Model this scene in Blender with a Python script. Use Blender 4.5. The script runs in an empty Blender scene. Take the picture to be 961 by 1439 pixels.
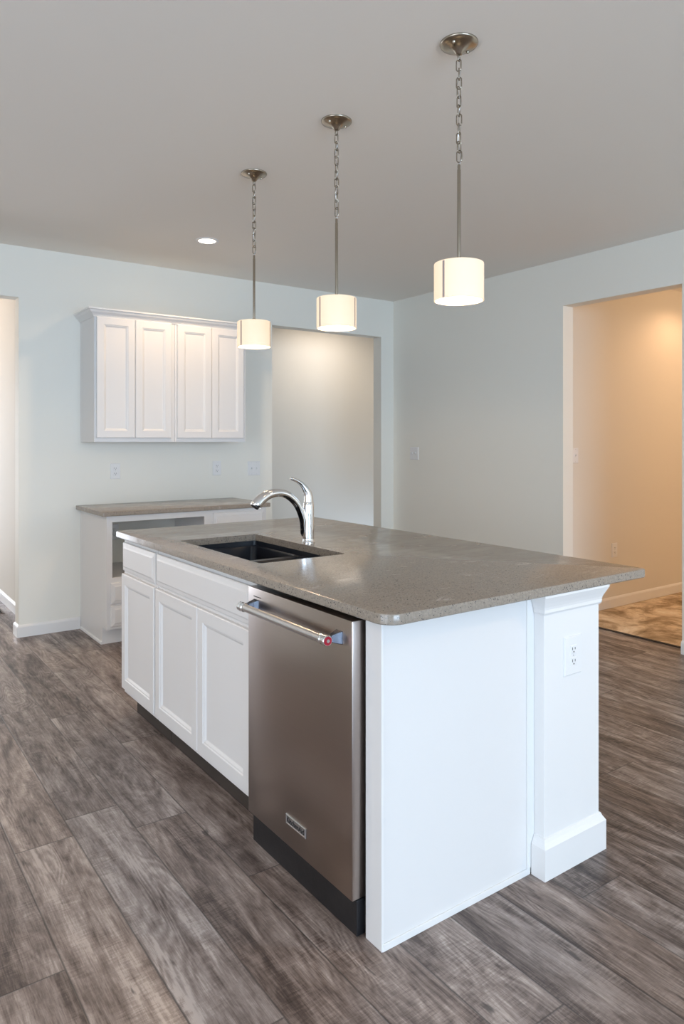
import bpy, bmesh, math, random
from mathutils import Vector, Matrix
random.seed(4)
S = bpy.context.scene
COL = S.collection
PI = math.pi

# ------------------------------------------------------------------ camera, world, light, exposure
cd = bpy.data.cameras.new('camera'); cam = bpy.data.objects.new('camera', cd); COL.objects.link(cam)
cam.location = (0, 0, 1.37); cam.rotation_euler = (PI/2, 0, -math.atan2(.582, .813))
cd.sensor_width = 36; cd.lens = 1001/1439*36; cd.shift_y = -98.5/1439; cd.clip_start = .05
S.camera = cam
S.view_settings.view_transform = 'Standard'; S.view_settings.look = 'None'
S.view_settings.gamma = 1; S.view_settings.use_curve_mapping = False
S.view_settings.exposure = 0.94

w = bpy.data.worlds.new('world'); S.world = w; w.use_nodes = True
bg = w.node_tree.nodes['Background']; bg.inputs[0].default_value = (.62, .78, 1, 1); bg.inputs[1].default_value = 1.2

def area(name, loc, rot, sx, sy, power, col):
    l = bpy.data.lights.new(name, 'AREA'); l.shape = 'RECTANGLE'; l.size = sx; l.size_y = sy
    l.energy = power; l.color = col
    o = bpy.data.objects.new(name, l); COL.objects.link(o); o.location = loc; o.rotation_euler = rot
    return o
DAY = (.60, .79, 1)
area('daylight_front', (.5, -5.62, 1.45), (PI/2, 0, 0), 4.2, 1.9, 168, DAY)
area('daylight_left', (-3.12, 0, 1.2), (PI/2, 0, -PI/2), 3.6, 2.1, 35, (.93, .96, 1))  # stands outside the added, unseen patio door
area('daylight_hall', (.2, 9.3, 1.2), (PI/2, 0, PI), 1.3, 2.0, 24, (.95, .96, 1))
def lamp(name, loc, power, col, r=.03, spot=None):
    l = bpy.data.lights.new(name, 'SPOT' if spot else 'POINT'); l.energy = power; l.color = col; l.shadow_soft_size = r
    if spot: l.spot_size = spot; l.spot_blend = .6
    o = bpy.data.objects.new(name, l); COL.objects.link(o); o.location = loc
    return o
WARM = (1, .70, .42)

# ------------------------------------------------------------------ materials
def nodes(name):
    m = bpy.data.materials.new(name); m.use_nodes = True
    return m, m.node_tree, m.node_tree.nodes['Principled BSDF']
class NT:
    def __init__(s, nt): s.nt = nt
    def n(s, t, **k):
        x = s.nt.nodes.new(t)
        for a, b in k.items(): setattr(x, a, b)
        return x
    def l(s, a, b): s.nt.links.new(a, b)
    def put(s, sock, v):
        if hasattr(v, 'links'): s.l(v, sock)
        else: sock.default_value = v
    def math(s, op, a, b=0, c=0):
        x = s.n('ShaderNodeMath', operation=op)
        s.put(x.inputs[0], a); s.put(x.inputs[1], b); s.put(x.inputs[2], c)
        return x.outputs[0]
    def xyz(s, x, y, z=0):
        c = s.n('ShaderNodeCombineXYZ'); s.put(c.inputs[0], x); s.put(c.inputs[1], y); s.put(c.inputs[2], z)
        return c.outputs[0]
    def noise(s, vec, scale=1, detail=4, rough=.5, dist=0):
        x = s.n('ShaderNodeTexNoise'); s.l(vec, x.inputs['Vector'])
        x.inputs['Scale'].default_value = scale; x.inputs['Detail'].default_value = detail
        x.inputs['Roughness'].default_value = rough; x.inputs['Distortion'].default_value = dist
        return x.outputs[0]
    def ramp(s, f, stops):
        x = s.n('ShaderNodeValToRGB'); s.put(x.inputs[0], f)
        e = x.color_ramp.elements
        while len(e) < len(stops): e.new(.5)
        for i, (p, c) in enumerate(stops):
            e[i].position = p; e[i].color = (c if isinstance(c, tuple) else (c, c, c)) + (1,)
        return x.outputs[0]
    def mix(s, f, a, b, mode='MIX'):
        x = s.n('ShaderNodeMix', data_type='RGBA', blend_type=mode)
        s.put(x.inputs[0], f)
        for i, v in ((6, a), (7, b)):
            if isinstance(v, tuple): v = v + (1,) if len(v) == 3 else v
            s.put(x.inputs[i], v)
        return x.outputs[2]
    def bump(s, h, strength, dist, bs):
        x = s.n('ShaderNodeBump'); s.l(h, x.inputs['Height']); x.inputs['Strength'].default_value = strength
        x.inputs['Distance'].default_value = dist; s.l(x.outputs[0], bs.inputs['Normal'])
def plain(name, col, rough=.5, metal=0, nscale=0, nstr=.1, ndist=.001, var=0, coat=0, spec=None):
    m, nt, b = nodes(name); t = NT(nt)
    b.inputs['Base Color'].default_value = col + (1,); b.inputs['Roughness'].default_value = rough
    b.inputs['Metallic'].default_value = metal
    if coat: b.inputs['Coat Weight'].default_value = coat
    if spec is not None: b.inputs['Specular IOR Level'].default_value = spec
    pos = t.n('ShaderNodeTexCoord').outputs['Object']
    if nscale: t.bump(t.noise(pos, nscale, 3), nstr, ndist, b)
    if var:
        f = t.noise(pos, 3, 3)
        c = t.mix(f, tuple(x*(1-var) for x in col), tuple(min(1, x*(1+var)) for x in col)); t.l(c, b.inputs['Base Color'])
    return m
M = {}
M['wall'] = plain('wall_paint', (.83, .815, .75), .6, nscale=260, nstr=.12, ndist=.0006)
M['ceil'] = plain('ceiling_paint', (.90, .86, .80), .85, nscale=200, nstr=.1, ndist=.0006)
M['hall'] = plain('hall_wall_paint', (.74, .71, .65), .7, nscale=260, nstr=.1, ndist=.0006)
M['trim'] = plain('white_trim_paint', (.80, .795, .79), .35, nscale=30, nstr=.03)
M['cab'] = plain('white_cabinet_paint', (.76, .75, .745), .36, nscale=40, nstr=.03)
M['plate'] = plain('white_plastic', (.80, .80, .80), .3, nscale=40, nstr=.02)
M['slot'] = plain('dark_slot', (.03, .03, .03), .6, nscale=40, nstr=.02)
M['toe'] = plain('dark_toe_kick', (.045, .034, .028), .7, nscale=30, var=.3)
M['black'] = plain('black_plastic', (.012, .012, .014), .35, nscale=18, nstr=.3, ndist=.003, var=.3)
M['chrome'] = plain('chrome', (.82, .82, .83), .07, 1, nscale=5, nstr=.01)
M['nickel'] = plain('brushed_nickel', (.40, .355, .29), .26, 1, nscale=90, nstr=.05)
M['sink'] = plain('dark_granite_composite', (.010, .012, .018), .30, nscale=700, nstr=.15, ndist=.0004, spec=.3)
M['red'] = plain('red_enamel', (.35, .012, .03), .25, nscale=10, nstr=.01)
M['vent'] = plain('brown_vent_metal', (.10, .07, .05), .5, nscale=10, nstr=.02)
M['frame'] = plain('window_frame', (.8, .8, .8), .4, nscale=10, nstr=.02)
M['concrete'] = M['wall']

def m_steel():
    m, nt, b = nodes('brushed_stainless'); t = NT(nt)
    p = t.n('ShaderNodeTexCoord').outputs['Object']; s = t.n('ShaderNodeSeparateXYZ'); t.l(p, s.inputs[0])
    v = t.xyz(t.math('MULTIPLY', s.outputs[0], 6), t.math('MULTIPLY', s.outputs[1], 6), t.math('MULTIPLY', s.outputs[2], 900))
    f = t.noise(v, 1, 3)
    t.l(t.ramp(f, [(.3, (.405, .35, .32)), (.7, (.42, .362, .333))]), b.inputs['Base Color'])
    b.inputs['Metallic'].default_value = 1
    t.l(t.ramp(f, [(.3, .275), (.7, .285)]), b.inputs['Roughness'])
    return m
M['steel'] = m_steel()
M['steel2'] = plain('stainless_edge', (.62, .62, .63), .28, 1, nscale=60, nstr=.03)

M['steel_dark_refl'] = plain('steel_with_dark_reflection', (.20, .22, .27), .22, 1, nscale=30, nstr=.02)  # standoff steel, its colour darkened to imitate a dark reflection
def m_quartz():
    m, nt, b = nodes('grey_quartz'); t = NT(nt)
    p = t.n('ShaderNodeNewGeometry').outputs['Position']
    base = t.ramp(t.noise(p, 140, 4, .6), [(.3, (.225, .188, .152)), (.7, (.32, .272, .224))])
    vo = t.n('ShaderNodeTexVoronoi'); t.l(p, vo.inputs['Vector']); vo.inputs['Scale'].default_value = 150
    dark = t.math('MULTIPLY', t.math('LESS_THAN', vo.outputs['Distance'], .26), t.math('GREATER_THAN', t.noise(p, 60, 2), .48))
    c = t.mix(dark, base, (.045, .042, .042))
    vo2 = t.n('ShaderNodeTexVoronoi'); t.l(p, vo2.inputs['Vector']); vo2.inputs['Scale'].default_value = 150
    lt = t.math('MULTIPLY', t.math('LESS_THAN', vo2.outputs['Distance'], .2), t.math('GREATER_THAN', t.noise(p, 45, 2), .56))
    c = t.mix(lt, c, (.40, .38, .35))
    # dust left on the top: long faint smears
    s = t.n('ShaderNodeSeparateXYZ'); t.l(p, s.inputs[0])
    sm = t.noise(t.xyz(t.math('MULTIPLY', s.outputs[0], 5), t.math('MULTIPLY', s.outputs[1], 11), 0), 1, 7, .62, .6)
    smf = t.ramp(sm, [(.62, 0), (.70, .42)])
    c = t.mix(smf, c, (.55, .52, .48)); t.l(c, b.inputs['Base Color'])
    t.l(t.ramp(sm, [(.4, .13), (.7, .26)]), b.inputs['Roughness'])
    b.inputs['IOR'].default_value = 1.52
    return m
M['quartz'] = m_quartz()

def m_floor():
    m, nt, b = nodes('weathered_vinyl_plank'); t = NT(nt)
    p = t.n('ShaderNodeNewGeometry').outputs['Position']; s = t.n('ShaderNodeSeparateXYZ'); t.l(p, s.inputs[0])
    X, Y = s.outputs[0], s.outputs[1]
    W, L = .1915, 1.22
    u = t.math('DIVIDE', t.math('SUBTRACT', X, .110), W); k = t.math('FLOOR', u); fu = t.math('FRACT', u)
    off = t.math('FRACT', t.math('ADD', t.math('MULTIPLY', t.math('SINE', t.math('MULTIPLY', k, 12.9898)), 4.37), .63))
    v = t.math('ADD', t.math('DIVIDE', Y, L), off); j = t.math('FLOOR', v); fv = t.math('FRACT', v)
    wn = t.n('ShaderNodeTexWhiteNoise', noise_dimensions='2D'); t.l(t.xyz(k, j), wn.inputs['Vector'])
    r = wn.outputs['Value']; rc = t.n('ShaderNodeSeparateColor'); t.l(wn.outputs['Color'], rc.inputs[0])
    du = t.math('MULTIPLY', t.math('MINIMUM', fu, t.math('SUBTRACT', 1, fu)), W)
    dv = t.math('MULTIPLY', t.math('MINIMUM', fv, t.math('SUBTRACT', 1, fv)), L)
    d = t.math('MINIMUM', du, dv)
    seam = t.ramp(t.math('DIVIDE', d, .0042), [(0, 1.), (.9, 0.)])
    r10 = t.math('MULTIPLY', r, 37.0); g10 = t.math('MULTIPLY', rc.outputs[1], 23.0)
    # broad streaks along the plank
    a = t.noise(t.xyz(t.math('ADD', t.math('MULTIPLY', X, 11), g10), t.math('ADD', t.math('MULTIPLY', Y, 1.25), r10), r10), 1, 6, .62, .9)
    # growth-ring contours
    c1 = t.noise(t.xyz(t.math('ADD', t.math('MULTIPLY', X, 6.5), r10), t.math('ADD', t.math('MULTIPLY', Y, 1.1), g10), g10), 1, 2, .5, .5)
    ring = t.math('SINE', t.math('MULTIPLY', c1, 130))
    # fine grain and crosswise saw marks
    fg = t.noise(t.xyz(t.math('MULTIPLY', X, 210), t.math('MULTIPLY', Y, 9), r10), 1, 4, .7)
    saw = t.noise(t.xyz(t.math('MULTIPLY', X, 25), t.math('MULTIPLY', Y, 170), r10), 1, 3, .6)
    blot = t.noise(t.xyz(t.math('MULTIPLY', X, 26), t.math('MULTIPLY', Y, 9), g10), 1, 5, .7, .3)
    val = t.math('ADD', t.math('MULTIPLY', t.math('SUBTRACT', a, .5), 1.9), .55)
    val = t.math('ADD', val, t.math('MULTIPLY', t.math('SUBTRACT', r, .5), .28))
    val = t.math('ADD', val, t.math('MULTIPLY', ring, t.ramp(t.noise(t.xyz(t.math('MULTIPLY', X, 5), t.math('MULTIPLY', Y, 2), r10), 1, 2, .6), [(.45, .02), (.62, .10)])))
    val = t.math('ADD', val, t.math('MULTIPLY', t.math('SUBTRACT', fg, .5), .85))
    val = t.math('ADD', val, t.math('MULTIPLY', t.math('SUBTRACT', saw, .5), t.ramp(t.noise(t.xyz(t.math('MULTIPLY', X, 7), t.math('MULTIPLY', Y, 3.5), g10), 1, 3, .6), [(.45, .12), (.62, .75)])))
    val = t.math('ADD', val, t.math('MULTIPLY', t.math('SUBTRACT', blot, .5), 1.0))
    col = t.ramp(val, [(.0, (.028, .020, .018)), (.28, (.088, .066, .059)), (.52, (.182, .148, .136)), (.78, (.30, .257, .240)), (1., (.46, .41, .39))])
    warm = t.mix(t.math('MULTIPLY', rc.outputs[2], .35), col, t.mix(1., col, (1.12, .92, .74), 'MULTIPLY'))
    # small dark knots and checks
    kn = t.noise(t.xyz(t.math('MULTIPLY', X, 42), t.math('ADD', t.math('MULTIPLY', Y, 8), r10), 3.3), 1, 2, .5)
    knf = t.ramp(kn, [(.70, 0.), (.76, .75)])
    c = t.mix(knf, warm, (.03, .022, .02))
    c = t.mix(t.math('MULTIPLY', seam, .9), c, (.05, .042, .038)); t.l(c, b.inputs['Base Color'])
    t.l(t.ramp(val, [(.1, .44), (.9, .30)]), b.inputs['Roughness'])
    h = t.math('SUBTRACT', t.math('MULTIPLY', val, .5), t.math('MULTIPLY', seam, 1.2))
    t.bump(h, .35, .0014, b)
    return m
M['floor'] = m_floor()
def m_sub():
    m, nt, b = nodes('tan_subfloor'); t = NT(nt)
    p = t.n('ShaderNodeNewGeometry').outputs['Position']
    f = t.noise(p, 3.2, 9, .68, .5)
    c = t.ramp(f, [(.36, (.20, .13, .06)), (.46, (.44, .32, .20)), (.54, (.72, .58, .42)), (.64, (.86, .76, .62))])
    t.l(c, b.inputs['Base Color']); b.inputs['Roughness'].default_value = .6
    t.bump(f, .3, .002, b); return m
M['subfloor'] = m_sub()
def m_shade():
    m, nt, b = nodes('frosted_glass_shade'); t = NT(nt)
    out = nt.nodes['Material Output']; nt.nodes.remove(b)
    tr = t.n('ShaderNodeBsdfTranslucent'); tr.inputs[0].default_value = (.055, .041, .029, 1)
    di = t.n('ShaderNodeBsdfDiffuse'); di.inputs[0].default_value = (.85, .83, .80, 1)
    gl = t.n('ShaderNodeBsdfGlossy'); gl.inputs['Roughness'].default_value = .15
    em = t.n('ShaderNodeEmission'); em.inputs[0].default_value = (1, .72, .45, 1); em.inputs[1].default_value = .42
    m1 = t.n('ShaderNodeMixShader'); m1.inputs[0].default_value = .5; t.l(tr.outputs[0], m1.inputs[1]); t.l(di.outputs[0], m1.inputs[2])
    m2 = t.n('ShaderNodeMixShader'); m2.inputs[0].default_value = .06; t.l(m1.outputs[0], m2.inputs[1]); t.l(gl.outputs[0], m2.inputs[2])
    ad = t.n('ShaderNodeAddShader'); t.l(m2.outputs[0], ad.inputs[0]); t.l(em.outputs[0], ad.inputs[1])
    t.l(ad.outputs[0], out.inputs[0]); return m
M['shade'] = m_shade()
def m_top():  # translucent shade top, added to pass warm light up to the ceiling
    m, nt, b = nodes('added_uplight_glass'); t = NT(nt); out = nt.nodes['Material Output']; nt.nodes.remove(b)
    tr = t.n('ShaderNodeBsdfTranslucent'); tr.inputs[0].default_value = (.9, .86, .8, 1); t.l(tr.outputs[0], out.inputs[0]); return m
M['uplight_glass'] = m_top()
def m_emit(name, col, st):
    m, nt, b = nodes(name); b.inputs['Base Color'].default_value = (.9, .9, .9, 1)
    b.inputs['Emission Color'].default_value = col + (1,); b.inputs['Emission Strength'].default_value = st; return m
M['bulb'] = m_emit('lit_bulb', (1, .86, .66), 5)
M['led'] = m_emit('lit_lens', (1, .85, .68), 3)
M['band'] = plain('grey_glass_band', (.40, .33, .30), .3, nscale=10, nstr=.02)

# ------------------------------------------------------------------ geometry helpers (meshes in world coordinates)
def BM(): return bmesh.new()
def box(bm, x0, x1, y0, y1, z0, z1, bev=0):
    b = bmesh.new()
    bmesh.ops.create_cube(b, size=1)
    for v in b.verts:
        v.co = Vector(((x0+x1)/2 + v.co.x*(x1-x0), (y0+y1)/2 + v.co.y*(y1-y0), (z0+z1)/2 + v.co.z*(z1-z0)))
    if bev: bmesh.ops.bevel(b, geom=b.edges[:], offset=bev, segments=2, profile=.5, affect='EDGES')
    merge(bm, b); return bm
def merge(bm, b, mat=None):
    if mat: b.transform(mat)
    me = bpy.data.meshes.new('t'); b.to_mesh(me); b.free(); bm.from_mesh(me); bpy.data.meshes.remove(me)
def rings(bm, rs, cap0=True, cap1=True, closed=False):
    vs = [[bm.verts.new(p) for p in r] for r in rs]
    n = len(vs[0]); m = len(vs)
    for i in range(m if closed else m-1):
        a, b = vs[i], vs[(i+1) % m]
        for q in range(n):
            try: bm.faces.new((a[q], a[(q+1) % n], b[(q+1) % n], b[q]))
            except ValueError: pass
    if not closed:
        if cap0: bm.faces.new(vs[0][::-1])
        if cap1: bm.faces.new(vs[-1])
    return vs
def lathe(bm, cx, cy, prof, n=40, cap0=True, cap1=True):
    return rings(bm, [[(cx+r*math.cos(2*PI*i/n), cy+r*math.sin(2*PI*i/n), z) for i in range(n)] for r, z in prof], cap0, cap1)
def smooth_path(pts, n=6):
    P = [Vector(p) for p in pts]; out = []
    for i in range(len(P)-1):
        a = P[max(i-1, 0)]; b = P[i]; c = P[i+1]; d = P[min(i+2, len(P)-1)]
        for k in range(n):
            s = k/n
            out.append(.5*((2*b)+(c-a)*s+(2*a-5*b+4*c-d)*s*s+(3*b-a-3*c+d)*s**3))
    out.append(P[-1]); return out
def tube(bm, pts, rad, n=12, closed=False, sm=0):
    """pts: (x,y,z[,r])"""
    if sm: P4 = smooth_path([p if len(p) == 4 else tuple(p)+(rad,) for p in pts], sm)
    else: P4 = [Vector(p if len(p) == 4 else tuple(p)+(rad,)) for p in pts]
    P = [Vector(p[:3]) for p in P4]; R = [p[3] for p in P4]; m = len(P); rs = []
    up = None
    for i in range(m):
        if closed: t = P[(i+1) % m]-P[i-1]
        else: t = P[min(i+1, m-1)]-P[max(i-1, 0)]
        t.normalize()
        if up is None: up = t.orthogonal().normalized()
        up = (up-t*up.dot(t)).normalized(); s = t.cross(up)
        rs.append([P[i]+(up*math.cos(2*PI*q/n)+s*math.sin(2*PI*q/n))*R[i] for q in range(n)])
    rings(bm, rs, closed=closed)
def panel(bm, o, U, V, N, w, h, prof):
    """rectangular loft: prof = (inset, height) rings from the back outwards"""
    o, U, V, N = map(Vector, (o, U, V, N)); rs = []
    for ins, ht in prof:
        rs.append([o+U*a+V*b+N*ht for a, b in ((ins, ins), (w-ins, ins), (w-ins, h-ins), (ins, h-ins))])
    rings(bm, rs)
def sweep(bm, path, prof, closed=False):
    """moulding: path of (x,y) with the outward side on its right; prof of (offset, z), mitred corners"""
    P = [Vector(p) for p in path]; n = len(P); rs = []
    for i in range(n):
        def nrm(a, b):
            d = (b-a).normalized(); return Vector((d.y, -d.x))
        if closed or 0 < i < n-1:
            n1 = nrm(P[i-1], P[i]); n2 = nrm(P[i], P[(i+1) % n]); mt = (n1+n2)/(1+n1.dot(n2))
        elif i == 0: mt = nrm(P[0], P[1])
        else: mt = nrm(P[-2], P[-1])
        rs.append([(P[i].x+mt.x*o, P[i].y+mt.y*o, z) for o, z in prof])
    rings(bm, rs, closed=closed)
def rrect(x0, x1, y0, y1, z, r, n=6):
    if not hasattr(r, '__len__'): r = (r,)*4
    out = []
    for q, (cx, cy) in enumerate(((x0, y0), (x1, y0), (x1, y1), (x0, y1))):
        rr = max(r[q], .0005); px = cx+(rr if cx == x0 else -rr); py = cy+(rr if cy == y0 else -rr)
        a0 = PI+q*PI/2
        for i in range(n+1):
            a = a0+PI/2*i/n; out.append((px+rr*math.cos(a), py+rr*math.sin(a), z))
    return out
def fill(bm, loops):
    """planar face between vertex loops (holes allowed)"""
    es = []
    for lp in loops:
        for i in range(len(lp)):
            a, b = lp[i], lp[(i+1) % len(lp)]
            e = bm.edges.get((a, b)) or bm.edges.new((a, b)); es.append(e)
    bmesh.ops.triangle_fill(bm, use_beauty=True, use_dissolve=False, edges=es)

def finish(bm, name, mat, parent=None, smooth=None, loc=None, bev=0, fixn=True):
    if fixn: bmesh.ops.recalc_face_normals(bm, faces=bm.faces)
    if parent is not None: loc = parent['_loc']
    if loc is not None: bmesh.ops.translate(bm, verts=bm.verts, vec=-Vector(loc))
    me = bpy.data.meshes.new(name)
    if smooth: 
        for f in bm.faces: f.smooth = True
        for e in bm.edges:
            if len(e.link_faces) == 2 and e.calc_face_angle(0) > math.radians(smooth): e.smooth = False
    bm.to_mesh(me); bm.free()
    for x in (mat if isinstance(mat, list) else [mat]): me.materials.append(x)
    o = bpy.data.objects.new(name, me); COL.objects.link(o)
    if parent is not None:
        o.parent = parent; o['_loc'] = list(parent['_loc'])
    elif loc is not None: o.location = loc; o['_loc'] = list(loc)
    if bev:
        b = o.modifiers.new('bevel', 'BEVEL'); b.width = bev; b.segments = 2; b.limit_method = 'ANGLE'; b.angle_limit = math.radians(50)
    return o
def part(bm, name, mat, parent, smooth=None, bev=0, label=None):
    o = finish(bm, name, mat, parent, smooth, bev=bev)
    if label: o['label'] = label
    return o
def tag(o, label, cat, group=None):
    o['label'] = label; o['category'] = cat
    if group: o['group'] = group
    return o
def thing(name, loc, label, cat, group=None):
    o = bpy.data.objects.new(name, None); COL.objects.link(o); o.location = loc; o['_loc'] = list(loc)
    o.empty_display_size = .1
    return tag(o, label, cat, group)
def struct(bm, name, mat, bev=0):
    o = finish(bm, name, mat, bev=bev); o['kind'] = 'structure'; return o
def copy_tree(o, parent=None):
    c = o.copy(); COL.objects.link(c)
    if parent: c.parent = parent
    for ch in [x for x in bpy.data.objects if x.parent == o]: copy_tree(ch, c)
    return c

# ------------------------------------------------------------------ the setting
H = 2.743; XR = 4.47; YB = 5.38; XL = -3.0; YF = -5.5; T = .12; OH = 2.385
b = BM(); box(b, XL-T, XR+T+.005, YF-T, 9.4, -.05, 0); struct(b, 'floor', M['floor'])
b = BM(); box(b, XR+T+.005, 9.0, 0, 5.2, -.05, -.003); struct(b, 'floor', M['subfloor'])
b = BM(); box(b, XL-T, 9.0, YF-T, 9.4, H, H+.1); struct(b, 'ceiling', M['ceil'])
OL0, OL1, OR0, OR1 = -.2, 1.065, 3.105, 4.317
b = BM()
box(b, XL, OL0, YB, YB+T, 0, H); box(b, OL1, OR0, YB, YB+T, 0, H); box(b, OR1, XR, YB, YB+T, 0, H)
box(b, OL0, OL1, YB, YB+T, OH, H); box(b, OR0, OR1, YB, YB+T, OH, H)
struct(b, 'wall_back', M['wall'])
RO0, RO1 = 2.466, 3.389
b = BM()
box(b, XR, XR+T, YF, RO0, 0, H); box(b, XR, XR+T, RO1, YB+T, 0, H); box(b, XR, XR+T, RO0, RO1, 2.395, H)
struct(b, 'wall_right', M['wall'])
# window wall behind the camera, opening x -1.7..2.7, z .45..2.4
b = BM()
box(b, XL-T, -1.7, YF-T, YF, 0, H); box(b, 2.7, XR+T, YF-T, YF, 0, H); box(b, -1.7, 2.7, YF-T, YF, 0, .45); box(b, -1.7, 2.7, YF-T, YF, 2.42, H)
struct(b, 'wall_front', M['wall'])
b = BM()
for x in (-1.7, -.26, 1.2, 2.64): box(b, x, x+.06, YF-.09, YF-.03, .45, 2.42)
for z in (.45, 2.36): box(b, -1.7, 2.7, YF-.09, YF-.03, z, z+.06)
struct(b, 'window_1', M['frame'])
# left wall with an unseen patio door opening, added to admit side light, y -1.8..1.8
b = BM()
box(b, XL-T, XL, YF, -1.8, 0, H); box(b, XL-T, XL, 1.8, YB+T, 0, H); box(b, XL-T, XL, -1.8, 1.8, 2.3, H)
struct(b, 'wall_left', M['wall'])
b = BM()
for y in (-1.8, -.03, 1.74): box(b, XL-.09, XL-.03, y, y+.06, 0, 2.3)
for z in (0, 2.22): box(b, XL-.09, XL-.03, -1.8, 1.8, z, z+.08)
struct(b, 'added_patio_door', M['frame'])
# hall behind the left opening
b = BM(); box(b, 1.195, 1.30, YB+T, 9.3, 0, H); struct(b, 'wall_hall_right', M['hall'])
b = BM(); box(b, -1.2, -1.1, YB+T, 9.3, 0, H); struct(b, 'wall_hall_left', M['hall'])
b = BM(); box(b, -1.2, -.5, 9.3, 9.4, 0, H); box(b, .9, 1.3, 9.3, 9.4, 0, H); box(b, -.5, .9, 9.3, 9.4, 2.25, H)
struct(b, 'wall_hall_end', M['hall'])
# room behind the right opening of the back wall
b = BM(); box(b, 1.30, 5.6, 6.75, 6.85, 0, H); struct(b, 'wall_passage_back', M['hall'])
b = BM(); box(b, 5.5, 5.6, YB+T, 6.75, 0, H); box(b, XR, 5.5, YB, YB+T, 0, H); struct(b, 'wall_passage_right', M['hall'])
# room through the right wall
b = BM(); box(b, XR+T, 9.0, 3.50, 3.60, 0, H); struct(b, 'wall_side_room_back', M['hall'])
b = BM(); box(b, 8.9, 9.0, .4, 3.5, 0, H); box(b, XR+T, 9.0, .3, .4, 0, H); struct(b, 'wall_side_room_right', M['hall'])

BP = [(0, 0), (.015, 0), (.015, .070), (.011, .078), (.005, .084), (0, .086)]
def baseboard(name, path):
    b = BM(); sweep(b, path, BP); struct(b, name, M['trim'])
baseboard('baseboard_back', [(OL1, YB+T), (OL1, YB), (1.484, YB)])
baseboard('baseboard_back', [(2.70, YB), (OR0, YB), (OR0, YB+T)])
baseboard('baseboard_back', [(OR1, YB+T), (OR1, YB), (XR, YB), (XR, RO1), (XR+T, RO1)])
baseboard('baseboard_right', [(XR, RO0), (XR, YF)])
baseboard('baseboard_hall', [(1.195, 9.3), (1.195, YB+T)])
baseboard('baseboard_passage', [(1.3, 6.75), (5.5, 6.75)])
baseboard('baseboard_side_room', [(XR+T, 3.5), (8.9, 3.5)])
# dark reducer strip where the planks meet the bare floor
b = BM(); box(b, XR+T-.012, XR+T+.012, RO0, RO1, 0, .007, .002); struct(b, 'trim_1', M['toe'])

# ------------------------------------------------------------------ cabinetry
DOOR = [(0, 0), (0, .015), (.004, .019), (.050, .019), (.053, .0155), (.058, .0145), (.066, .008), (.069, .0075)]
DRAWER = [(0, 0), (0, .010), (.004, .0125), (.018, .0150), (.025, .019)]
def carcass(parent, x0, x1, y0, y1, z0, z1, face, t=.018, back=True, top=False, mat=None):
    """open shell; face names the open side ('-x' or '-y')"""
    b = BM()
    if face == '-y':
        box(b, x0, x0+t, y0, y1, z0, z1); box(b, x1-t, x1, y0, y1, z0, z1); box(b, x0+t, x1-t, y0, y1, z0, z0+t)
        if back: box(b, x0+t, x1-t, y1-.008, y1, z0+t, z1)
        if top: box(b, x0+t, x1-t, y0, y1-.008, z1-t, z1)
    else:
        box(b, x0, x1, y0, y0+t, z0, z1); box(b, x0, x1, y1-t, y1, z0, z1); box(b, x0, x1, y0+t, y1-t, z0, z0+t)
        if back: box(b, x1-.008, x1, y0+t, y1-t, z0+t, z1)
    return part(b, 'body', mat or M['cab'], parent)
def frame(parent, face, f, a0, a1, z0, z1, sl, sr, rails, t=.019, mull=()):
    """face frame: stiles sl/sr wide, rails = [(z0,z1)]; f = coordinate of the front plane"""
    b = BM()
    def bx(p, q, z, zz):
        if face == '-y': box(b, p, q, f, f+t, z, zz)
        else: box(b, f, f+t, p, q, z, zz)
    bx(a0, a0+sl, z0, z1); bx(a1-sr, a1, z0, z1)
    for p, q in rails: bx(a0+sl, a1-sr, p, q)
    for p, q, z, zz in mull: bx(p, q, z, zz)
    return part(b, 'face_frame', M['cab'], parent)
def front(parent, name, face, f, a0, a1, z0, z1, prof):
    b = BM()
    if face == '-y': panel(b, (a0, f, z0), (1, 0, 0), (0, 0, 1), (0, -1, 0), a1-a0, z1-z0, prof)
    else: panel(b, (f, a0, z0), (0, 1, 0), (0, 0, 1), (-1, 0, 0), a1-a0, z1-z0, prof)
    return part(b, name, M['cab'], parent)

# --- island
FX = 1.198; CB = .892; BX = 1.80
zs = (.115, CB)
t1 = thing('base_cabinet', (FX, 3.32, 0), 'narrow white island cabinet with one drawer over one door at the far end', 'cabinet')
carcass(t1, FX+.019, BX, 3.1005, 3.553, *zs, '-x')
frame(t1, '-x', FX, 3.1005, 3.553, .115, CB, .035, .035, [(.115, .16), (.70, .74), (.855, CB)])
front(t1, 'drawer', '-x', FX, 3.107, 3.545, .728, .866, DRAWER)
front(t1, 'door', '-x', FX, 3.107, 3.545, .140, .712, DOOR)
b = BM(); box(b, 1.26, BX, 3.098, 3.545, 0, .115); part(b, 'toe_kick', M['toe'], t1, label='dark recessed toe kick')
t2 = thing('sink_base_cabinet', (FX, 2.64, 0), 'wide white island sink cabinet with false drawer front over two doors', 'cabinet')
carcass(t2, FX+.019, BX, 2.18, 3.0955, *zs, '-x')
frame(t2, '-x', FX, 2.18, 3.0955, .115, CB, .035, .035, [(.115, .16), (.70, .74), (.855, CB)])
front(t2, 'drawer_front', '-x', FX, 2.196, 3.090, .728, .866, DRAWER)
front(t2, 'door', '-x', FX, 2.640, 3.090, .140, .712, DOOR)
front(t2, 'door', '-x', FX, 2.196, 2.636, .140, .712, DOOR)
b = BM(); box(b, 1.26, BX, 2.19, 3.094, 0, .115); part(b, 'toe_kick', M['toe'], t2, label='dark recessed toe kick')

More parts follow.
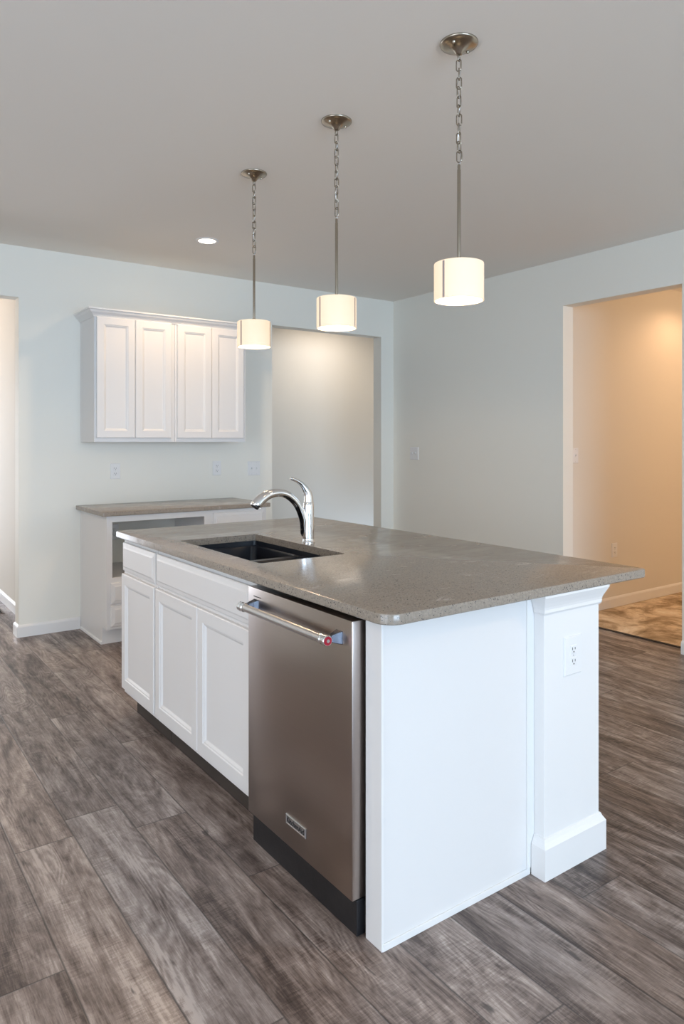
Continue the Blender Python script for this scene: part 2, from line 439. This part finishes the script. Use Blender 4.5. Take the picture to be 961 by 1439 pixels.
# end panel of the island
t3 = thing('end_panel', (1.5, 1.52, 0), 'flat white panel closing the near end of the island beside the dishwasher', 'cabinet panel')
b = BM(); box(b, FX, 1.8185, 1.4935, 1.5617, 0, CB-.001, .0015); part(b, 'panel', M['cab'], t3)
b = BM(); box(b, FX+.004, 1.800, 1.489, 1.4935, 0, .020, .001); part(b, 'shoe_trim', M['trim'], t3)
b = BM(); box(b, 1.786, 1.8185, 1.4885, 1.4935, .020, CB-.001, .001); part(b, 'edge_trim', M['trim'], t3)
b = BM(); box(b, FX, FX+.007, 1.4905, 1.4935, .0, CB-.001, .001); part(b, 'edge_trim', M['trim'], t3)
# knee wall behind the cabinets
b = BM(); box(b, 1.803, 1.93, 1.76, 3.553, 0, CB-.001)
tag(finish(b, 'knee_wall', M['trim'], loc=(1.86, 2.6, 0)), 'low white wall carrying the island worktop behind its cabinets', 'half wall')
# square post
PX0, PX1, PY0, PY1 = 1.819, 2.103, 1.450, 1.755
t4 = thing('island_post', (1.96, 1.60, 0), 'square white post with base and cap mouldings under the island worktop corner', 'post')
b = BM(); box(b, PX0, PX1, PY0, PY1, 0, CB-.001, .0015); part(b, 'shaft', M['trim'], t4)
pth = [(PX0, 1.487), (PX0, PY0), (PX1, PY0), (PX1, PY1)]
b = BM(); sweep(b, pth, [(0, 0), (.017, 0), (.017, .098), (.012, .106), (.008, .112), (.004, .122), (0, .124)]); part(b, 'base_moulding', M['trim'], t4)
b = BM(); sweep(b, pth, [(0, .826), (.004, .826), (.007, .832), (.007, .842), (.009, .850), (.014, .862), (.021, .876), (.025, .884), (.025, CB-.001), (0, CB-.001)])
part(b, 'cap_moulding', M['trim'], t4)

# worktop with sink cut-out
CT = .922; CX0, CX1, CY0, CY1 = 1.160, 2.345, 1.420, 3.583
SX0, SX1, SY0, SY1 = 1.283, 1.673, 2.310, 3.060
def countertop(x0, x1, y0, y1, zb, zt, rad, hole=None):
    b = BM(); e = .004
    def ring(ins, z): return rrect(x0+ins, x1-ins, y0+ins, y1-ins, z, tuple(max(r-ins, .001) for r in rad), 8)
    rs = [ring(e*.7, zb), ring(0, zb+e*.7), ring(0, zt-e), ring(e*.3, zt-e*.3), ring(e, zt)]
    vs = rings(b, rs, False, False)
    if hole:
        hs = rings(b, [rrect(*hole, zb, .012, 5), rrect(*hole, zt, .012, 5)], False, False)
        fill(b, [vs[-1], hs[1]]); fill(b, [vs[0], hs[0]])
    else: b.faces.new(vs[-1]); b.faces.new(vs[0][::-1])
    return b
b = countertop(CX0, CX1, CY0, CY1, CB, CT, (.055, .022, .02, .02), (SX0, SX1, SY0, SY1))
tag(finish(b, 'countertop', M['quartz'], loc=(1.75, 2.5, CB), smooth=40), 'speckled taupe quartz worktop of the island with sink cut-out', 'countertop')

# sink
t5 = thing('sink', (1.478, 2.685, .70), 'black double bowl undermount sink set into the island worktop', 'sink')
b = BM(); zl = .868
o = rings(b, [rrect(SX0-.03, SX1+.03, SY0-.03, SY1+.03, CB-.002, .02, 5), rrect(SX0-.006, SX1+.006, SY0-.006, SY1+.006, CB-.002, .014, 5),
              rrect(SX0-.004, SX1+.004, SY0-.004, SY1+.004, zl, .014, 5)], False, False)
loops = [o[-1]]
outer = []
for y0, y1 in ((SY0-.001, 2.642), (2.678, SY1+.001)):
    x0, x1 = SX0-.001, SX1+.001
    rs = [rrect(x0, x1, y0, y1, zl, .025, 5), rrect(x0+.004, x1-.004, y0+.004, y1-.004, zl-.008, .028, 5), rrect(x0+.010, x1-.010, y0+.010, y1-.010, .715, .035, 5),
          rrect(x0+.035, x1-.035, y0+.035, y1-.035, .700, .03, 5)]
    vs = rings(b, rs, False, True); loops.append(vs[0])
fill(b, loops)
part(b, 'bowls', M['sink'], t5, smooth=50)
for cy in (2.476, 2.869):
    b = BM(); lathe(b, 1.478, cy, [(.0, .7025), (.03, .7025), (.036, .706), (.044, .706), (.046, .7005)]); part(b, 'drain', M['chrome'], t5, smooth=40, label='round chrome drain')

# faucet
fx, fy = 1.725, 2.667
t6 = thing('faucet', (fx, fy, CT), 'polished chrome single handle kitchen tap with curved spout at the sink', 'faucet')
b = BM(); lathe(b, fx, fy, [(.029, CT), (.029, CT+.004), (.026, CT+.008), (.0250, CT+.02), (.0245, 1.04), (.0245, 1.085), (.023, 1.100), (.018, 1.108)], 32); part(b, 'faucet_body', M['chrome'], t6, smooth=35)
b = BM(); tube(b, [(fx-s, fy, z, r) for s, z, r in ((.020, .944, .005), (.026, .965, .013), (.026, .995, .016), (.030, 1.035, .018), (.052, 1.085, .0175), (.085, 1.122, .0175), (.125, 1.145, .0175), (.165, 1.150, .018), (.205, 1.143, .0205), (.238, 1.126, .0235), (.262, 1.104, .0245), (.266, 1.098, .021))], .01, 20, sm=5)
part(b, 'spout', M['chrome'], t6, smooth=60)
b = BM(); tube(b, [(fx-.262, fy, 1.106, .0195), (fx-.272, fy, 1.0945, .0195)], .0195, 20); part(b, 'aerator', M['black'], t6, smooth=40, label='black spray outlet')
b = BM(); tube(b, [(fx-s, fy, z, r) for s, z, r in ((0, 1.098, .021), (0, 1.118, .0205), (.004, 1.140, .0185), (.014, 1.160, .015), (.032, 1.180, .0105), (.055, 1.196, .0085), (.080, 1.207, .0075), (.094, 1.211, .005))], .01, 18, sm=5)
part(b, 'handle', M['chrome'], t6, smooth=60)

# dishwasher
t7 = thing('dishwasher', (1.4, 1.874, 0), 'stainless steel dishwasher with towel bar handle in the island', 'dishwasher')
DY0, DY1, DX = 1.574, 2.174, 1.161
b = BM(); box(b, 1.215, 1.775, DY0+.004, DY1-.004, .10, .870); part(b, 'tub', M['black'], t7, label='black tub body')
b = BM(); box(b, DX, 1.212, DY0, DY1, .106, .8765, .0025)
part(b, 'door', M['steel'], t7, smooth=30, label='brushed stainless door')
b = BM(); box(b, DX-.0006, DX+.0004, 2.085, 2.135, .8475, .8505); part(b, 'vent_slot', M['slot'], t7, label='thin black slot')
b = BM(); box(b, 1.180, 1.21, DY0+.004, DY1, 0, .100, .002)
part(b, 'toe_panel', M['black'], t7, label='black kick plate')
b = BM(); box(b, 1.214, 1.25, DY0-.004, DY0+.006, .02, .085, .001); part(b, 'mounting_bracket', M['steel2'], t7)
# handle: bar with two end caps and two standoffs
hz, hx = .822, 1.161-.052
y0, y1 = 1.617, 2.131
b = BM(); tube(b, [(hx, y0+.02, hz), (hx, y1-.02, hz)], .0125, 24)
hb = part(b, 'handle', M['steel2'], t7, smooth=40, label='round steel towel bar')
for yy, s in ((y0, 1), (y1, -1)):
    b = BM()
    tube(b, [(hx, yy+s*.03, hz, .0128), (hx, yy+s*.028, hz, .0150), (hx, yy+s*.022, hz, .0150), (hx, yy+s*.021, hz, .0140), (hx, yy+s*.012, hz, .0140), (hx, yy+s*.011, hz, .0155), (hx, yy+s*.001, hz, .0155), (hx, yy-s*.001, hz, .0140)], .014, 28)
    part(b, 'end_cap', M['chrome'], hb, smooth=30, label='chrome end cap')
    b = BM(); rs = []
    for q, (dx, hy, hh) in enumerate(((.006, .009, .009), (.020, .0085, .0105), (.036, .012, .015), (.0525, .0165, .019))):
        x = hx+dx; rs.append([(x, yy+s*.016-hy, hz-hh), (x, yy+s*.016+hy, hz-hh), (x, yy+s*.016+hy, hz+hh), (x, yy+s*.016-hy, hz+hh)])
    rings(b, rs); part(b, 'standoff', M['steel_dark_refl'], hb, bev=.002)
b = BM(); tube(b, [(hx, y0-.0008, hz), (hx, y0-.0022, hz)], .0125, 28); part(b, 'medallion', M['red'], hb, smooth=40, label='red medallion on the near handle end')
b = BM(); tube(b, [(hx, y0-.0020, hz), (hx, y0-.0032, hz)], .0048, 20); part(b, 'medallion_centre', M['steel2'], hb, smooth=40)
# badge
b = BM(); panel(b, (DX, 1.806, .1745), (0, 1, 0), (0, 0, 1), (-1, 0, 0), .114, .031, [(0, 0), (0, .003), (.002, .0045), (.004, .0045), (.005, .0035)])
bd = part(b, 'badge', M['steel2'], t7, label='small bright metal badge')
fc = bpy.data.curves.new('lettering', 'FONT'); fc.body = 'KitchenAid'; fc.size = .0225; fc.extrude = .0004; fc.offset = .0003
fc.align_x = 'CENTER'; fc.align_y = 'CENTER'
fo = bpy.data.objects.new('lettering_curve', fc); COL.objects.link(fo)
bpy.context.view_layer.update()
me = bpy.data.meshes.new_from_object(fo.evaluated_get(bpy.context.evaluated_depsgraph_get()))
bpy.data.objects.remove(fo); bpy.data.curves.remove(fc)
b = BM(); b.from_mesh(me); bpy.data.meshes.remove(me)
R = Matrix(((0, 0, -1, 0), (-1, 0, 0, 0), (0, 1, 0, 0), (0, 0, 0, 1)))
b.transform(Matrix.Translation((DX-.0039, 1.863, .190)) @ R)
part(b, 'lettering', M['slot'], bd, label='dark raised brand lettering')

# --- cabinets on the back wall
CZ = .905
BY = 4.77
t8 = thing('base_cabinet', (1.86, 5.0, 0), 'white wall base cabinet with an open appliance niche over two stacked drawers', 'cabinet')
b = BM()
for x0, x1 in ((1.487, 1.505), (2.217, 2.235)):
    box(b, x0, x1, BY+.019, YB-.002, .115, .875); box(b, x0, x1, 4.868, YB-.002, 0, .115)
box(b, 1.505, 2.217, BY+.019, YB-.002, .115, .133); box(b, 1.505, 2.217, BY+.019, YB-.002, .440, .458)
part(b, 'body', M['cab'], t8)
frame(t8, '-y', BY, 1.487, 2.235, .115, .875, .038, .044, [(.115, .150), (.268, .292), (.424, .460), (.832, .875)])
front(t8, 'drawer', '-y', BY, 1.513, 2.205, .286, .426, DRAWER)
front(t8, 'drawer', '-y', BY, 1.513, 2.205, .134, .272, DRAWER)
b = BM(); box(b, 1.487, 2.235, 4.862, 4.868, 0, .115); part(b, 'toe_kick', M['cab'], t8)
b = BM(); sweep(b, [(1.487, YB-.017), (1.487, 4.862)], [(0, 0), (.010, 0), (.009, .012), (.004, .018), (0, .019)]); part(b, 'shoe_trim', M['trim'], t8)
t9 = thing('base_cabinet', (2.47, 5.0, 0), 'white wall base cabinet with drawer over door, half hidden behind the island', 'cabinet')
carcass(t9, 2.235, 2.70, BY+.019, YB-.002, .115, .875, '-y')
frame(t9, '-y', BY, 2.235, 2.70, .115, .875, .03, .03, [(.115, .15), (.70, .73), (.845, .875)])
front(t9, 'drawer', '-y', BY, 2.258, 2.680, .722, .852, DRAWER)
front(t9, 'door', '-y', BY, 2.258, 2.680, .134, .708, DOOR)
b = BM(); box(b, 2.235, 2.70, 4.862, 4.868, 0, .115); part(b, 'toe_kick', M['cab'], t9)
b = countertop(1.452, 2.727, 4.742, YB-.001, .875, CZ, (.012, .012, .002, .002))
tag(finish(b, 'countertop', M['quartz'], loc=(2.09, 5.06, .875), smooth=40), 'dark grey quartz worktop on the cabinets against the back wall', 'countertop')

UY = 5.046
def upper(x0, x1, label, doors):
    t = thing('wall_cabinet', ((x0+x1)/2, 5.2, 1.37), label, 'cabinet')
    carcass(t, x0, x1, UY+.019, YB-.002, 1.388, 2.285, '-y', top=True)
    frame(t, '-y', UY, x0, x1, 1.37, 2.285, .03, .03, [(1.37, 1.41), (2.22, 2.285)])
    for a, c in doors: front(t, 'door', '-y', UY, a, c, 1.398, 2.246, DOOR)
    b = BM(); box(b, x0, x1, UY+.019, YB-.002, 1.370, 1.388); part(b, 'bottom_panel', M['cab'], t)
    return t
upper(1.487, 2.076, 'left white two-door wall cabinet mounted above the dark worktop', [(1.499, 1.772), (1.775, 2.048)])
upper(2.078, 2.668, 'right white two-door wall cabinet, partly behind the far pendant', [(2.094, 2.369), (2.372, 2.647)])
b = BM(); sweep(b, [(1.487, YB-.001), (1.487, UY), (2.668, UY), (2.668, YB-.001)], [(0, 2.246), (.006, 2.246), (.010, 2.253), (.018, 2.262), (.034, 2.276), (.043, 2.290), (.050, 2.293), (.052, 2.303), (0, 2.303)])
tag(finish(b, 'crown_moulding', M['trim'], loc=(2.08, 5.2, 2.246)), 'white crown moulding running along the tops of the wall cabinets', 'moulding')

# ------------------------------------------------------------------ outlets and switches
def plate_thing(name, c, n, w, h, label, cat, kind, gang=1):
    """c centre on the wall, n outward normal ('-x' or '-y')"""
    t = thing(name, c, label, cat)
    N = Vector((-1, 0, 0)) if n == '-x' else Vector((0, -1, 0)); U = Vector((0, -1, 0)) if n == '-x' else Vector((1, 0, 0)); V = Vector((0, 0, 1)); C = Vector(c)
    def pn(name, u, v, ww, hh, h0, h1, mat, par, ch=.0015):
        b = BM(); panel(b, C+U*(u-ww/2)+V*(v-hh/2)+N*h0, U, V, N, ww, hh, [(0, 0), (0, h1-h0-ch), (ch, h1-h0)]); return part(b, name, mat, par)
    pn('cover_plate', 0, 0, w, h, 0, .006, M['plate'], t, .003)
    for g in range(gang):
        u = (g-(gang-1)/2)*.046
        if kind == 'outlet':
            for v in (.0195, -.0195):
                r = pn('receptacle', u, v, .033, .028, .006, .0078, M['plate'], t)
                b = BM()
                for du, dv, a, h2 in ((-.0065, .003, .0028, .009), (.0065, .003, .0028, .0075), (0, -.0075, .0045, .0045)):
                    panel(b, C+U*(u+du-a/2)+V*(v+dv-h2/2)+N*.0076, U, V, N, a, h2, [(0, 0), (0, .0005)])
                part(b, 'slots', M['slot'], r)
        else:
            pn('switch_surround', u, 0, .012, .026, .006, .0072, M['plate'], t)
            b = BM(); P = C+U*u+N*.006
            rings(b, [[P+U*a+V*v for a, v in ((-.004, -.009), (.004, -.009), (.004, .009), (-.004, .009))],
                      [P+N*.012+U*a+V*v for a, v in ((-.003, .004), (.003, .004), (.003, .010), (-.003, .010))]])
            part(b, 'toggle', M['plate'], t)
        for v in ((.0485, -.0485) if kind != 'outlet' else (0,)):
            b = BM(); panel(b, C+U*(u-.002)+V*(v-.002)+N*.006, U, V, N, .004, .004, [(0, 0), (.0005, .001)])
            part(b, 'screw', M['steel2'], t)
    return t
plate_thing('outlet', (1.742, YB, 1.149), '-y', .075, .118, 'white double outlet on the back wall, left of the two above the dark worktop', 'outlet', 'outlet')
plate_thing('outlet', (2.581, YB, 1.153), '-y', .075, .118, 'white double outlet on the back wall under the right wall cabinet', 'outlet', 'outlet')
plate_thing('outlet', (1.730, YB, .69), '-y', .075, .118, 'white outlet inside the open niche of the wall base cabinet', 'outlet', 'outlet')
plate_thing('light_switch', (2.925, YB, 1.145), '-y', .118, .118, 'white two-gang switch plate on the back wall beside the wide opening', 'switch', 'switch', 2)
plate_thing('outlet', (1.958, PY0, .677), '-y', .088, .125, 'white double outlet on the island post', 'outlet', 'outlet')
plate_thing('light_switch', (XR, 5.07, 1.262), '-x', .118, .118, 'white switch plate on the right wall near the back corner', 'switch', 'switch', 2)
plate_thing('light_switch', (4.765, 3.5, 1.262), '-y', .075, .118, 'white switch plate in the warm side room just past the opening', 'switch', 'switch')
plate_thing('outlet', (5.29, 3.5, .47), '-y', .075, .118, 'pale outlet low on the orange-lit wall of the side room', 'outlet', 'outlet')

# floor vent in the hall
t = thing('floor_vent', (1.07, 6.33, 0), 'dark metal floor vent beside the hall baseboard', 'vent')
b = BM(); sweep(b, [(1.02, 6.19), (1.12, 6.19), (1.12, 6.47), (1.02, 6.47)], [(-.012, 0.0), (-.012, .005), (0, .004), (.003, 0.0)], closed=True); part(b, 'vent_frame', M['vent'], t)
b = BM()
for i in range(12): box(b, 1.03, 1.11, 6.205+i*.022, 6.213+i*.022, .001, .004)
part(b, 'grille', M['slot'], t)

# ------------------------------------------------------------------ pendant lights
def link(bm, cx, cy, cz, ang, hl=.0200, hw=.0088, r=.0021):
    pts = []
    for i in range(24):
        a = 2*PI*i/24; u = hw*math.cos(a); v = (hl-hw)*(1 if math.sin(a) > 0 else -1)+hw*math.sin(a)
        if abs(math.sin(a)) < 1e-6: v = 0
        pts.append((cx+u*math.cos(ang), cy+u*math.sin(ang), cz+v))
    tube(bm, pts, r, 6, closed=True)
px, py = 1.755, 1.760
ZB, ZT, RS = 1.855, 1.985, .0855
def pendant():
    t = thing('pendant_light', (px, py, ZB), 'nearest and highest-hanging looking of the three pendants, over the near end of the island', 'pendant light', 'pendant lights above the island')
    b = BM(); lathe(b, px, py, [(.0655, H), (.0660, H-.004), (.063, H-.008), (.050, H-.0125), (.036, H-.0175), (.026, H-.023), (.018, H-.030), (.0125, H-.038), (.008, H-.042)], 48)
    cn = part(b, 'canopy', M['nickel'], t, smooth=50)
    for a in (-2.75, .05):
        b = BM(); q = (px+.044*math.cos(a), py+.044*math.sin(a)); lathe(b, *q, [(.006, H-.012), (.006, H-.016), (.004, H-.020), (.001, H-.021)], 16)
        part(b, 'screw', M['nickel'], cn, smooth=40)
    b = BM(); z0 = H-.050
    link(b, px, py, z0, .3, .012, .007)
    n = 11; z = z0-.026; zend = 2.335
    for i in range(n):
        zz = z-(z-zend-.018)*i/(n-1)
        link(b, px+.0012*math.sin(i*2.1), py+.0012*math.cos(i*1.7), zz, (.35 if i % 2 else 1.95)+.35*math.sin(i*1.3))
    part(b, 'chain', M['nickel'], t, smooth=60)
    b = BM(); tube(b, [(px+.005*math.sin(i*1.15)*(0 if i in (0, 14) else 1), py+.005*math.cos(i*1.7)*(0 if i in (0, 14) else 1), H-.045-(H-.045-2.318)*i/14) for i in range(15)], .0011, 6, sm=4)
    part(b, 'cord', M['steel2'], t, smooth=60)
    b = BM(); lathe(b, px, py, [(.003, 2.326), (.0052, 2.322), (.0052, 2.308), (.0062, 2.306), (.0062, ZT+.016), (.011, ZT+.014), (.012, ZT+.002), (.012, ZT-.002)], 20)
    part(b, 'rod', M['nickel'], t, smooth=40)
    b = BM(); w = .004
    lathe(b, px, py, [(RS-w-.006, ZT-.001), (RS-w, ZT-w-.004), (RS-w, ZB), (RS, ZB), (RS, ZT-.005), (RS-.001, ZT-.002), (RS-.005, ZT), (RS-w-.006, ZT-.001)], 64, False, False)
    sh = part(b, 'shade', M['shade'], t, smooth=40, label='frosted white glass drum shade')
    b = BM(); lathe(b, px, py, [(.011, ZT-.003), (RS-w-.004, ZT-.003), (RS-w-.004, ZT-.0012), (.011, ZT-.0012), (.011, ZT-.003)], 48, False, False)
    part(b, 'added_uplight_top', M['uplight_glass'], sh, smooth=40)
    for k in range(3):
        a0 = math.radians(-35.6-90+  -46 + 120*k); b = BM(); seg = []
        rr = RS+.0006
        def P(a, r, z): return (px+r*math.cos(a), py+r*math.sin(a), z)
        hw = .0042/RS
        rs = [[P(a, RS-.001, ZB+.001), P(a, rr, ZB+.001), P(a, rr, ZT-.005), P(a, RS-.001, ZT-.005)] for a in (a0-hw, a0, a0+hw)]
        rings(b, rs); part(b, 'seam_band', M['band'], sh, label='narrow grey vertical band')
    b = BM(); lathe(b, px, py, [(.016, ZT-.004), (.016, ZT-.035), (.013, ZT-.045), (.013, ZT-.05)], 20); part(b, 'lamp_holder', M['plate'], t, smooth=40)
    b = BM(); lathe(b, px, py, [(.012, ZT-.050), (.014, ZT-.060), (.026, ZT-.078), (.030, ZT-.092), (.027, ZT-.106), (.018, ZT-.117), (.006, ZT-.121)], 24); part(b, 'bulb', M['bulb'], t, smooth=60, label='lit bulb')
    return t
pd = pendant()
p2 = copy_tree(pd); p2.location.y = 2.492; p2['label'] = 'middle one of the three pendant lights hanging over the sink'
p3 = copy_tree(pd); p3.location.y = 3.224; p3['label'] = 'farthest and smallest-looking pendant light, in front of the wall cabinets'
pd['label'] = 'pendant light nearest the camera, largest of the three over the island'
p2.rotation_euler.z = math.radians(-8); p3.rotation_euler.z = math.radians(4)
for y in (1.760, 2.492, 3.224):
    lamp('pendant_glow', (px, y, ZB+.022), 11.5, WARM, .02)

# recessed ceiling lights, some of them added fill out of view
def downlight(x, y, label):
    t = thing('recessed_or_fill_light', (x, y, H), label, 'ceiling light')
    b = BM(); lathe(b, x, y, [(.078, H+.001), (.078, H-.004), (.073, H-.007), (.060, H-.006), (.056, H-.0015)], 48, False, False)
    part(b, 'trim_ring', M['trim'], t, smooth=50)
    b = BM(); lathe(b, x, y, [(.058, H-.0045), (.040, H-.0055), (.001, H-.006)], 40, True, True); part(b, 'lens', M['led'], t, smooth=60, label='glowing warm lens')
    return t
downlight(2.079, 4.484, 'round recessed light glowing in the ceiling before the wall cabinets')
lamp('recessed_or_fill_glow', (2.079, 4.484, H-.02), 23, WARM, .05, math.radians(150))
for (x, y), pw, lb in (((-.9, 1.2), 5, 'added unseen fill light in the ceiling behind and left of the camera'), ((-.9, 3.6), 38, 'added unseen fill light in the ceiling over the walkway left of the island'), ((3.4, -.4), 56, 'added unseen fill light in the ceiling behind and right of the camera')):  # unseen lights added to warm and fill the room
    downlight(x, y, lb); lamp('recessed_or_fill_glow', (x, y, H-.02), pw, WARM, .05, math.radians(150))
downlight(6.15, 3.05, 'round recessed light in the ceiling of the side room')
lamp('side_room_glow', (6.15, 3.05, H-.02), 11, (1, .60, .34), .05, math.radians(150))
lamp('side_room_fixture', (6.6, 1.6, 2.2), 24, (1, .67, .40), .08)
area('passage_glow', (4.5, 6.15, 2.70), (0, 0, 0), .7, .5, 5.5, (1, .86, .72))
lamp('hall_glow', (.3, 6.9, 2.5), 5, (1, .72, .50), .1)

for o in bpy.data.objects:
    if '_loc' in o: del o['_loc']
